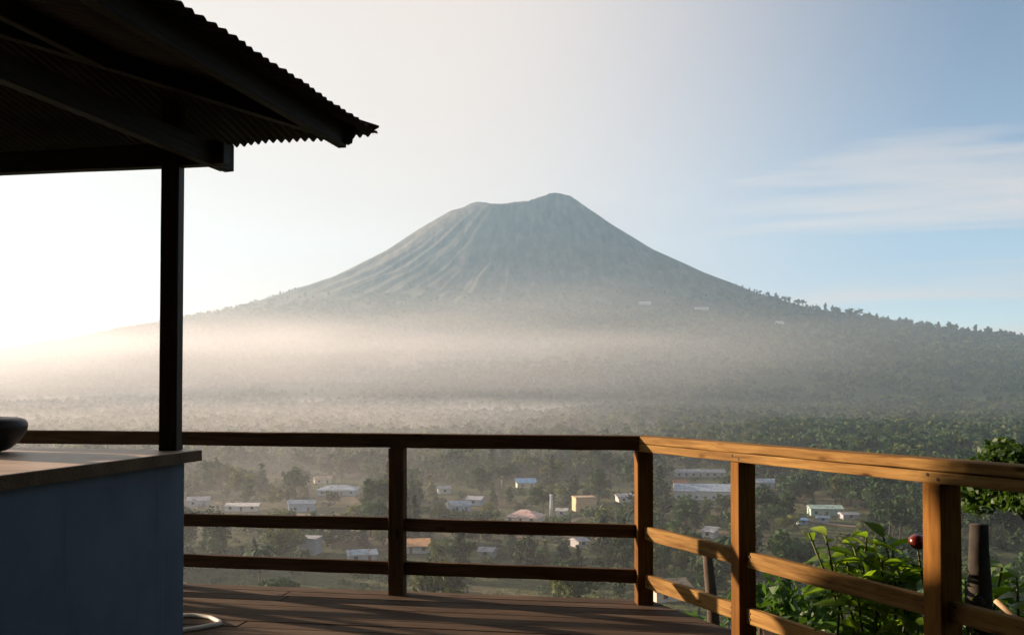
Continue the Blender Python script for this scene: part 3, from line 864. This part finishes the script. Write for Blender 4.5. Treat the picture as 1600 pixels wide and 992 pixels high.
# ------------------------------------------------------------------ dirt road through the houses
RP = [at(a_, b_) for a_, b_ in ((180, 838), (300, 822), (430, 806), (540, 803), (640, 812), (760, 822), (860, 818), (950, 800), (1040, 792), (1130, 790), (1230, 806), (1340, 822), (1500, 815))]
road_pts = []
for i in range(len(RP) - 1):
    p0_, p1_, p2_, p3_ = (Vector((*RP[max(0, min(len(RP) - 1, j))], 0)) for j in (i - 1, i, i + 1, i + 2))
    for k in range(14):
        t_ = k / 14
        road_pts.append(.5 * ((2 * p1_) + (p2_ - p0_) * t_ + (2 * p0_ - 5 * p1_ + 4 * p2_ - p3_) * t_ ** 2 + (3 * p1_ - p0_ - 3 * p2_ + p3_) * t_ ** 3))
vs, fs = [], []
for i, p_ in enumerate(road_pts):
    d_ = (road_pts[min(i + 1, len(road_pts) - 1)] - road_pts[max(i - 1, 0)]).normalized(); sd_ = Vector((-d_.y, d_.x, 0)) * 2.6
    for q_ in (p_ + sd_, p_ - sd_):
        vs.append((q_.x, q_.y, ground(q_.x, q_.y) + .25))
    if i: fs.append((2 * i - 2, 2 * i - 1, 2 * i + 1, 2 * i))
road = obj('dirt_road', py_mesh('dirt_road', vs, fs, [plain_mat('packed earth', (.17, .125, .085), .95, .3, .2)])); road['kind'] = 'structure'
RXY = np.array([(p_.x, p_.y) for p_ in road_pts])

# ------------------------------------------------------------------ trees in the valley
HX = np.array(placed, float)
def blocked(px, py, wpx, hpx):
    """would this tree hide a house from the terrace"""
    c = (np.abs(HX[:, 0] - px) < HX[:, 2] * .5 + wpx * .5 - 2) & (py > HX[:, 1] - 6) & (py - hpx < HX[:, 1] - .62 * HX[:, 3])
    if c.any(): return True
    x, y = at(px, py)
    for (hx, hy, hwd, _h) in placed:
        X, Y = at(hx, hy)
        if math.hypot(x - X, y - Y) < hwd / 1556 * Y * .55 + 5: return True
    return False
cands = []
tries = 0
while len(cands) < 2300 and tries < 60000:
    tries += 1
    y = math.sqrt(random.uniform(215 ** 2, 920 ** 2)); px = random.uniform(-40, 1660)
    x = (px - 800) / 1556 * y
    dens = float(fbm(np.array([x / 90.]), np.array([y / 90.]), 2, 77)[0])
    if random.random() > smooth(.22, .48, dens) + .12: continue
    py = 605 + 61.42 * 1556 / y
    h = random.choice([7, 9, 11, 13, 16, 19]) * random.uniform(.85, 1.2)
    hpx = h / y * 1556
    if blocked(px, py, hpx * .75, hpx): continue
    if ((RXY[:, 0] - x) ** 2 + (RXY[:, 1] - y) ** 2).min() < 36: continue
    if any((x - c[0]) ** 2 + (y - c[1]) ** 2 < 26 for c in cands[-400:]): continue
    cands.append((x, y, h))
cands.sort(key=lambda c: -c[2] / c[1])
LBL = {'broad': 'broad green tree among the valley houses below the terrace', 'olive': 'yellowish green tree among the valley houses below the terrace',
       'tall': 'tall narrow leafy tree among the valley houses below the terrace', 'conifer': 'dark pointed conifer among the valley houses below the terrace',
       'palm': 'slender palm tree among the valley houses below the terrace'}
def pick(): return random.choices(['broad', 'olive', 'tall', 'conifer', 'palm'], [5, 1.8, 2, 1.8, .9])[0]
NM = {'broad': 'broadleaf_tree', 'olive': 'olive_green_tree', 'tall': 'narrow_tree', 'conifer': 'conifer', 'palm': 'palm_tree'}
for (x, y, h) in cands[:290]:
    k_ = pick()
    place_tree(k_, x, y, h, LBL[k_], k_ + ' trees in the valley', NM[k_], random.uniform(.85, 1.25))

def joined_wood(name, items, tmpl, mats, label, cat='woodland'):
    """many trees joined into one object: items = (x,y,z,h,wide,template index, material)"""
    VV, FF, MM = [], [], []
    off = 0
    for (x, y, z, h, w, ti, mi) in items:
        V, F = tmpl[ti]
        an = random.uniform(0, 6.28); c, s_ = math.cos(an), math.sin(an)
        v = np.empty_like(V)
        v[:, 0] = (V[:, 0] * c - V[:, 1] * s_) * h * w + x
        v[:, 1] = (V[:, 0] * s_ + V[:, 1] * c) * h * w + y
        v[:, 2] = V[:, 2] * h + z
        VV.append(v); FF.append(F + off); MM.append(np.full(len(F), mi)); off += len(V)
    me = np_mesh(name, np.concatenate(VV), np.concatenate(FF), mats, np.concatenate(MM))
    o = obj(name, me); o['kind'] = 'stuff'
    o['label'] = label; o['category'] = cat
    return o
mid_t = []
for v in range(5):
    g = np.random.default_rng(500 + v)
    lb = lobes_for(['broad', 'broad', 'tall', 'conifer', 'shrub'][v], g)
    mid_t.append(leaf_cloud(lb, 150, .066, 520 + v))
wm = [M['tree_mid'], M['tree_olive'], M['tree_dark']]
def mi_(): return random.choices([0, 1, 2], [5, 2, 3])[0]
zz_ = height(np.array([c[0] for c in cands]), np.array([c[1] for c in cands]))
items = [(c[0], c[1], z, c[2], random.uniform(.9, 1.3), random.randrange(5), mi_()) for c, z in zip(cands[290:], zz_[290:])]
# low scrub between the trees
sx = []
while len(sx) < 2600:
    y = math.sqrt(random.uniform(200 ** 2, 900 ** 2)); px = random.uniform(-40, 1660)
    py = 605 + 61.42 * 1556 / y; h = random.uniform(1.5, 4)
    if blocked(px, py, h / y * 1556 * .8, h / y * 1556): continue
    sx.append(((px - 800) / 1556 * y, y, h))
zs_ = height(np.array([c[0] for c in sx]), np.array([c[1] for c in sx]))
V0, F0 = leaf_cloud([(0, 0, .4, .6, .6, .5)], 36, .13, 9)
mid_t.append((V0, F0))
items += [(c[0], c[1], z - .2, c[2], 1.2, 5, mi_()) for c, z in zip(sx, zs_)]
joined_wood('valley_wood', items, mid_t, wm, 'trees and scrub between the valley houses')

# far forest on the plain and lower flanks: small clumps of faces
far_t = []
for v in range(4):
    g = np.random.default_rng(700 + v)
    far_t.append(leaf_cloud(lobes_for(['broad', 'broad', 'tall', 'shrub'][v], g), 26, .15, 720 + v))
n_far = 26000
u = rng.random(n_far)
yy = 900 * (3600 / 900) ** (u ** .85)
xx = (rng.uniform(-60, 1660, n_far) - 800) / 1556 * yy
dn = fbm(xx / 260, yy / 260, 3, 91)
keep = rng.random(n_far) < smooth(.25, .45, dn) * .9 + .15
xx, yy = xx[keep], yy[keep]
zz2 = height(xx, yy)
items = [(float(a), float(b), float(c) - 1, random.uniform(8, 17) * (1 + float(b) / 9000), random.uniform(.9, 1.4), random.randrange(4), mi_()) for a, b, c in zip(xx, yy, zz2)]
joined_wood('plain_forest', items, far_t, wm, 'hazy forest covering the plain below the volcano')
# trees standing along the volcano's shoulders against the sky
items = []
for px in np.concatenate([np.arange(1150, 1640, 2.6), np.arange(-30, 470, 3.0)]):
    px = float(px) + random.uniform(-2, 2)
    ys = np.linspace(3000, 6800, 160); xs = (px - 800) / 1556 * ys
    hz = height(xs, ys); k_ = int(np.argmax((hz - CAM_H) / ys))
    for rep in range(2):
        j = max(0, min(159, k_ - random.randrange(0, 8)))
        big = float(np.interp(px, [470, 1150, 1300, 1640], [.45, .4, 1.15, 1.15]))
        items.append((float(xs[j]), float(ys[j]), float(hz[j]) - 3, big * random.choice([14, 18, 22, 30, 42]) * random.uniform(.8, 1.2), random.uniform(.7, 1.1), random.choice([0, 1, 2, 2, 2]), mi_()))
fl = rng.random(9000)
yy = rng.uniform(3500, 5400, 9000); xx = (rng.uniform(-60, 1660, 9000) - 800) / 1556 * yy
hh = height(xx, yy)
ok = (hh < 430 + 160 * (rng.random(9000) - .5)) & (hh > -20)
for hx_, hy_ in ((640, 4790), (905, 4760), (1190, 4420)): ok &= ~((np.abs(xx - hx_) < 60) & (yy > hy_ - 220) & (yy < hy_ + 40))
items += [(float(a), float(b), float(c) - 2, random.uniform(14, 30), random.uniform(.9, 1.3), random.randrange(4), mi_()) for a, b, c in zip(xx[ok], yy[ok], hh[ok])]
joined_wood('mountain_forest', items, far_t, wm, 'forest on the lower flanks and shoulders of the volcano')

# ------------------------------------------------------------------ plants by the deck
def leaf_mesh(name, fold, droop, seg=5):
    vs, fs = [], []
    for i in range(seg + 1):
        t_ = i / seg
        w = .25 * math.sin(math.pi * min(1, t_ * .97 + .03) ** .8) * (1 - .25 * t_) + .004
        z_ = -droop * t_ * t_
        vs += [(-w, t_, z_ + fold * w), (0, t_, z_), (w, t_, z_ + fold * w)]
    for i in range(seg):
        k = i * 3
        fs += [(k, k + 1, k + 4, k + 3), (k + 1, k + 2, k + 5, k + 4)]
    return py_mesh(name, vs, fs, [M['leaf']], True)
LEAVES = [leaf_mesh('leaf', .55, .18), leaf_mesh('leaf', .35, .42), leaf_mesh('leaf', .7, .06)]

def leafy_plant(name, label, base, stems, leaf_len, group=None, per=9):
    """stems: list of (tip, bend) in world space; leaves sit along the top part of each stem"""
    b = Vector(base)
    t = thing(name, label, 'plant', b, 0, group)
    for (tip, n_) in stems:
        tip = Vector(tip)
        side = Vector((random.uniform(-.12, .12), random.uniform(-.12, .12), 0))
        P = []
        for i in range(8):
            f = i / 7
            p = b.lerp(tip, f) - b + side * math.sin(math.pi * f)
            P.append(p)
        v_, f_ = tube(P, [.014 - .0012 * i for i in range(8)], 6)
        obj('stem', py_mesh('stem', v_, f_, [M['stem']], True), t)
        for i in range(n_):
            f = 1 - .20 * (i / n_) ** 1.2
            k = f * 7; k0 = min(6, int(k)); p = P[k0].lerp(P[k0 + 1], k - k0)
            yaw = i * 2.4 + random.uniform(-.4, .4)
            pitch = random.uniform(-.25, .55) + .5 * (f - .85)
            L_ = leaf_len * random.uniform(.6, 1.15) * (.75 if i < 2 else 1)
            o = obj('leaf', random.choice(LEAVES), t, p, (pitch, random.uniform(-.5, .5), yaw), (L_, L_, L_))
    return t
gz = lambda x, y: ground(x, y)
# fruit shrub beyond the golden railing
def W(px, py, D): return ((px - 800) / 1556 * D, D, CAM_H - (py - 605) * D / 1556)
shrub_tips = [(W(1288, 836, 5.15), 8), (W(1318, 862, 5.25), 12), (W(1352, 835, 5.2), 14), (W(1375, 870, 5.05), 14), (W(1335, 900, 5.0), 12), (W(1400, 885, 5.1), 12),
              (W(1425, 880, 5.25), 12), (W(1310, 925, 5.0), 10), (W(1365, 940, 4.95), 14), (W(1420, 930, 5.0), 12), (W(1395, 985, 4.9), 12), (W(1330, 985, 4.95), 12), (W(1440, 985, 5.0), 10), (W(1300, 1010, 5.0), 8),
              (W(1330, 848, 5.3), 12), (W(1392, 852, 5.3), 12), (W(1298, 870, 5.3), 10), (W(1412, 868, 5.35), 12), (W(1262, 832, 5.2), 6), (W(1358, 868, 5.35), 12), (W(1378, 838, 5.25), 10)]
bx, by = W(1385, 1000, 5.15)[:2]
plant = leafy_plant('fruit_shrub', 'glossy leafy green shrub bearing a dark red fruit behind the railing', (bx, by, gz(bx, by) - .05), shrub_tips, .185)
def ball(name, r_, m, squash=.85):
    vs, fs = [], []
    for i in range(9):
        a_ = math.pi * i / 8
        for j in range(14):
            b_ = 2 * math.pi * j / 14
            rr2 = r_ * math.sin(a_) * (1 + .04 * math.cos(5 * b_)) + 1e-4
            vs.append((rr2 * math.cos(b_), rr2 * math.sin(b_), r_ * squash * math.cos(a_)))
    for i in range(8):
        for j in range(14):
            q_ = (j + 1) % 14
            fs.append((i * 14 + j, (i + 1) * 14 + j, (i + 1) * 14 + q_, i * 14 + q_))
    return py_mesh(name, vs, fs, [m], True)
fp = Vector(W(1431, 845, 5.05)) - plant.location
fr = obj('fruit', ball('fruit', .045, M['fruit']), plant, fp, (.2, .3, 0)); fr['label'] = 'round dark red fruit'
v_, f_ = tube([fp + Vector((0, 0, -.035)), fp + Vector((.02, .01, -.14)), fp + Vector((.06, .03, -.32))], [.005, .006, .007], 6)
obj('fruit_stalk', py_mesh('fruit_stalk', v_, f_, [M['stem']], True), plant)

bx, by = W(1560, 1000, 4.9)[:2]
leafy_plant('leafy_plant', 'dark leafy plant with few sunlit leaves beside the weathered stump', (bx, by, gz(bx, by) - .05),
            [(W(1562, 885, 4.95), 8), (W(1585, 900, 4.9), 9), (W(1530, 915, 4.85), 8), (W(1505, 905, 5.05), 8), (W(1600, 950, 4.8), 10), (W(1560, 960, 4.75), 10), (W(1510, 970, 4.8), 9)], .15)

# weathered stump and cane
p = W(1527, 818, 4.85)
zb = gz(p[0], p[1])
st_ = thing('weathered_stump', 'short dark weathered wooden stump beyond the golden railing', 'stump', (p[0], p[1], zb))
v_, f_ = tube([(0, 0, -.1), (0, 0, .9), (.0, 0, p[2] - zb - .32), (-.002, 0, p[2] - zb - .12), (0, 0, p[2] - zb)], [.075, .066, .056, .046, .043], 10)
obj('trunk', py_mesh('trunk', v_, f_, [M['stump']], True), st_)
obj('knot', ball('knot', .05, M['stump'], .7), st_, (-.03, -.02, p[2] - zb - .36))
a = Vector(W(1551, 936, 4.62)); b = Vector(W(1594, 972, 4.50)); e_ = b + (b - a) * 6; e_.z = gz(e_.x, e_.y)
e_ = Vector((b.x + .35, b.y - .05, gz(b.x + .35, b.y - .05)))
v_, f_ = tube([a, a.lerp(b, .5) , b, b.lerp(e_, .5), e_], [.012, .014, .012, .013, .014], 7)
o = obj('cane', py_mesh('cane', v_, f_, [M['stick']], True)); tag(o, 'pale split cane leaning in the plants by the golden railing', 'cane')

# round small-leaved bush at the right
cx, cy, cz = W(1598, 742, 6.0)
g = np.random.default_rng(5)
lb = [(g.uniform(-.2, .2), g.uniform(-.2, .2), g.uniform(-.14, .12), g.uniform(.10, .17), g.uniform(.10, .17), g.uniform(.09, .15)) for _ in range(11)]
lb += [(-.1, 0, .06, .16, .16, .14), (.1, 0, .04, .2, .2, .18), (-.12, 0, -.1, .14, .14, .12), (-.22, -.05, .02, .12, .12, .10), (-.30, 0, .06, .06, .06, .04), (.3, .1, .05, .2, .2, .2), (.45, .0, -.1, .2, .2, .2)]
V, F = leaf_cloud(lb, 7500, .017, 77, .2)
zb = gz(cx, cy)
bt = thing('round_bush', 'round small leaved dark green bush behind the end of golden rail', 'bush', (cx, cy, zb))
o = obj('crown', np_mesh('round bush crown', V, F, [M['bush_leaf']]), bt, (0, 0, cz - zb)); o['kind'] = 'stuff'
v_, f_ = tube([(.12, .05, -.1), (.10, .03, .8), (.05, .02, cz - zb - .25), (0, 0, cz - zb + .1)], [.045, .038, .028, .012], 8)
obj('trunk', py_mesh('round bush trunk', v_, f_, [M['bark']], True), bt)
for q_ in ((-.2, -.05, .0), (.25, .1, .02), (.02, .18, .05)):
    v_, f_ = tube([(.06, .02, cz - zb - .32), (q_[0] * .6, q_[1] * .6, cz - zb - .12), (q_[0], q_[1], cz - zb + q_[2])], [.016, .011, .005], 6)
    obj('branch', py_mesh('branch', v_, f_, [M['bark']], True), bt)

# young trees on the slope just below the deck
def slope_tree(label, px, py_top, D, h, w, cnt, sz, mat, seed):
    x, y, zt = W(px, py_top, D)
    zb = gz(x, y); H = zt - zb
    g = np.random.default_rng(seed)
    lb = [(g.uniform(-w, w), g.uniform(-w, w), H - h * g.uniform(.25, .95), w * g.uniform(.35, .6), w * g.uniform(.35, .6), h * g.uniform(.14, .26)) for _ in range(10)]
    lb.append((0, 0, H - h * .2, w * .4, w * .4, h * .2))
    V, F = leaf_cloud(lb, cnt, sz, seed)
    t = thing('slope_tree', label, 'tree', (x, y, zb), 0)
    o = obj('crown', np_mesh('slope tree crown', V, F, [M[mat]]), t); o['kind'] = 'stuff'
    v_, f_ = tube([(0, 0, -.2), (.05, 0, H * .4), (-.03, .04, H * .7), (0, 0, H - h * .2)], [.07, .055, .04, .012], 8)
    obj('trunk', py_mesh('slope tree trunk', v_, f_, [M['bark']], True), t)
    return t
slope_tree('young tree on slope between second and third golden posts', 1222, 880, 11.0, 1.6, .55, 1500, .05, 'bush_leaf', 41)
slope_tree('dark young tree on slope behind fruit shrub', 1370, 900, 9.0, 2.2, .9, 2600, .05, 'bush_leaf', 42)
slope_tree('dark young tree on slope behind weathered stump', 1540, 880, 8.5, 2.2, .9, 2600, .05, 'bush_leaf', 43)
slope_tree('dark young tree on slope between corner and second golden posts', 1085, 950, 14.0, 1.6, .7, 1500, .06, 'bush_leaf', 44)
# dead trunk below the deck between the first two golden posts
p = W(1104, 868, 9.0); zb = gz(p[0], p[1])
dt = thing('dead_trunk', 'thin dark dead trunk seen between first two golden posts', 'trunk', (p[0], p[1], zb))
v_, f_ = tube([(.12, 0, -.2), (.08, 0, 1.2), (.05, 0, p[2] - zb - .5), (0, 0, p[2] - zb + .02)], [.075, .066, .055, .045], 9)
obj('bole', py_mesh('bole', v_, f_, [M['bark']], True), dt)
v_, f_ = tube([(.0, 0, p[2] - zb - .1), (-.02, 0, p[2] - zb + .06), (-.012, .02, p[2] - zb + .14)], [.02, .015, .006], 6)
obj('snag', py_mesh('snag', v_, f_, [M['bark']], True), dt)

# bushes on the slope past the left end of the terrace (they shade the deck)
def side_bush(name, label, x, y, z_c, rx, ry, rz, cnt, sz, seed, cat):
    zb = gz(x, y)
    g = np.random.default_rng(seed)
    lb = [(g.uniform(-rx, rx) * .6, g.uniform(-ry, ry) * .6, z_c - zb + g.uniform(-rz, rz) * .6, rx * g.uniform(.35, .5), ry * g.uniform(.35, .5), rz * g.uniform(.35, .5)) for _ in range(12)]
    V, F = leaf_cloud(lb, cnt, sz, seed)
    t = thing(name, label, cat, (x, y, zb), 0)
    o = obj('crown', np_mesh(name + ' crown', V, F, [M['bush_leaf']]), t); o['kind'] = 'stuff'
    v_, f_ = tube([(0, 0, -.2), (.05, 0, (z_c - zb) * .5), (0, 0, z_c - zb)], [.09, .07, .03], 8)
    obj('trunk', py_mesh(name + ' trunk', v_, f_, [M['bark']], True), t)
side_bush('broad_bush', 'broad leafy bush on the slope past the end of the dark railing', -7.6, 8.6, .1, 1.1, .9, 1.3, 3500, .07, 51, 'bush')
side_bush('small_tree', 'small leafy tree on the slope past the dark railing', -7.6, 9.40, 2.36, .5, .56, .42, 6500, .06, 52, 'tree')
side_bush('tall_tree', 'tall leafy tree on slope beside the tin roofed shelter', -7.6, 8.45, 3.2, .9, .42, 2.4, 4200, .08, 53, 'tree')

side_bush('added_tree', 'added leafy shade tree on the slope past the veranda side boards', 6.4, 4.6, 1.6, 1.5, 1.6, 2.6, 5000, .09, 61, 'tree')  # two trees added out of view to block low sky from the right
side_bush('added_tree', 'added tall shade tree on slope behind the round bush', 6.6, 8.0, 1.2, 1.4, 1.5, 2.4, 5000, .09, 62, 'tree')

# ------------------------------------------------------------------ haze and morning mist
def vol_mat(name, density, c, g_):
    m = bpy.data.materials.new(name); m.use_nodes = True
    n, l = m.node_tree.nodes, m.node_tree.links
    n.clear()
    o = n.new('ShaderNodeOutputMaterial'); v = n.new('ShaderNodeVolumePrincipled')
    v.inputs['Density'].default_value = density; v.inputs['Color'].default_value = (*c, 1); v.inputs['Anisotropy'].default_value = g_
    l.new(v.outputs[0], o.inputs['Volume'])
    return m
hz_ = obj('haze', box_mesh('haze', -9200, 9200, -9200, 9200, -95, 1330, vol_mat('haze', .00006, (.46, .74, 1.0), .36)))
hz_['kind'] = 'stuff'

def mist_mat():
    m = bpy.data.materials.new('morning mist'); m.use_nodes = True
    n, l = m.node_tree.nodes, m.node_tree.links
    n.clear()
    o = n.new('ShaderNodeOutputMaterial'); v = n.new('ShaderNodeVolumePrincipled')
    v.inputs['Color'].default_value = (.95, .95, .97, 1); v.inputs['Anisotropy'].default_value = .22
    geo = n.new('ShaderNodeNewGeometry'); sp = n.new('ShaderNodeSeparateXYZ'); l.new(geo.outputs['Position'], sp.inputs[0])
    def mr(src, a, b, c, d):
        q = n.new('ShaderNodeMapRange'); q.interpolation_type = 'SMOOTHSTEP'; l.new(src, q.inputs['Value'])
        for k, w in zip(('From Min', 'From Max', 'To Min', 'To Max'), (a, b, c, d)): q.inputs[k].default_value = w
        return q.outputs[0]
    def mth(op, a, b, c=None):
        q = n.new('ShaderNodeMath'); q.operation = op
        for k, w in enumerate((a, b, c)):
            if w is None: continue
            if isinstance(w, (int, float)): q.inputs[k].default_value = w
            else: l.new(w, q.inputs[k])
        return q.outputs[0]
    nz = noise(n, l, 1.0, 2.0, .55, geo.outputs['Position'], (1 / 900, 1 / 700, 1 / 170))
    N = nz.outputs['Fac']
    X, Y, Z = sp.outputs['X'], sp.outputs['Y'], sp.outputs['Z']
    # the bank under the volcano: uneven top, thinner to the right
    zt = mth('MULTIPLY_ADD', N, -190.0, Z)          # the top moves up and down with the noise
    bank = mth('MULTIPLY', mr(zt, 20.0, 150.0, 1.0, 0.0), mr(Y, 900.0, 2700.0, 0.0, 1.0))
    bank = mth('MULTIPLY', bank, mr(X, -700.0, 1350.0, 1.0, .04))
    bank = mth('MULTIPLY', bank, mr(N, .30, .62, .45, 1.35))
    low = mth('MULTIPLY', mr(Z, -52.0, -15.0, 1.0, 0.0), mr(X, -220.0, 330.0, 1.0, .10))
    low = mth('MULTIPLY', low, mr(Y, 300.0, 1500.0, .45, 1.0))
    d = mth('ADD', mth('MULTIPLY', bank, .00050), mth('MULTIPLY', low, .00120))
    l.new(d, v.inputs['Density'])
    l.new(v.outputs[0], o.inputs['Volume'])
    return m
ms_ = obj('mist', box_mesh('mist', -4600, 4600, 160, 5200, -94, 290, mist_mat()))
ms_['kind'] = 'stuff'; ms_['label'] = 'low bank of morning mist between the valley and the volcano'; ms_['category'] = 'mist'
scene.cycles.volume_step_rate = 0.35
scene.cycles.volume_max_steps = 256
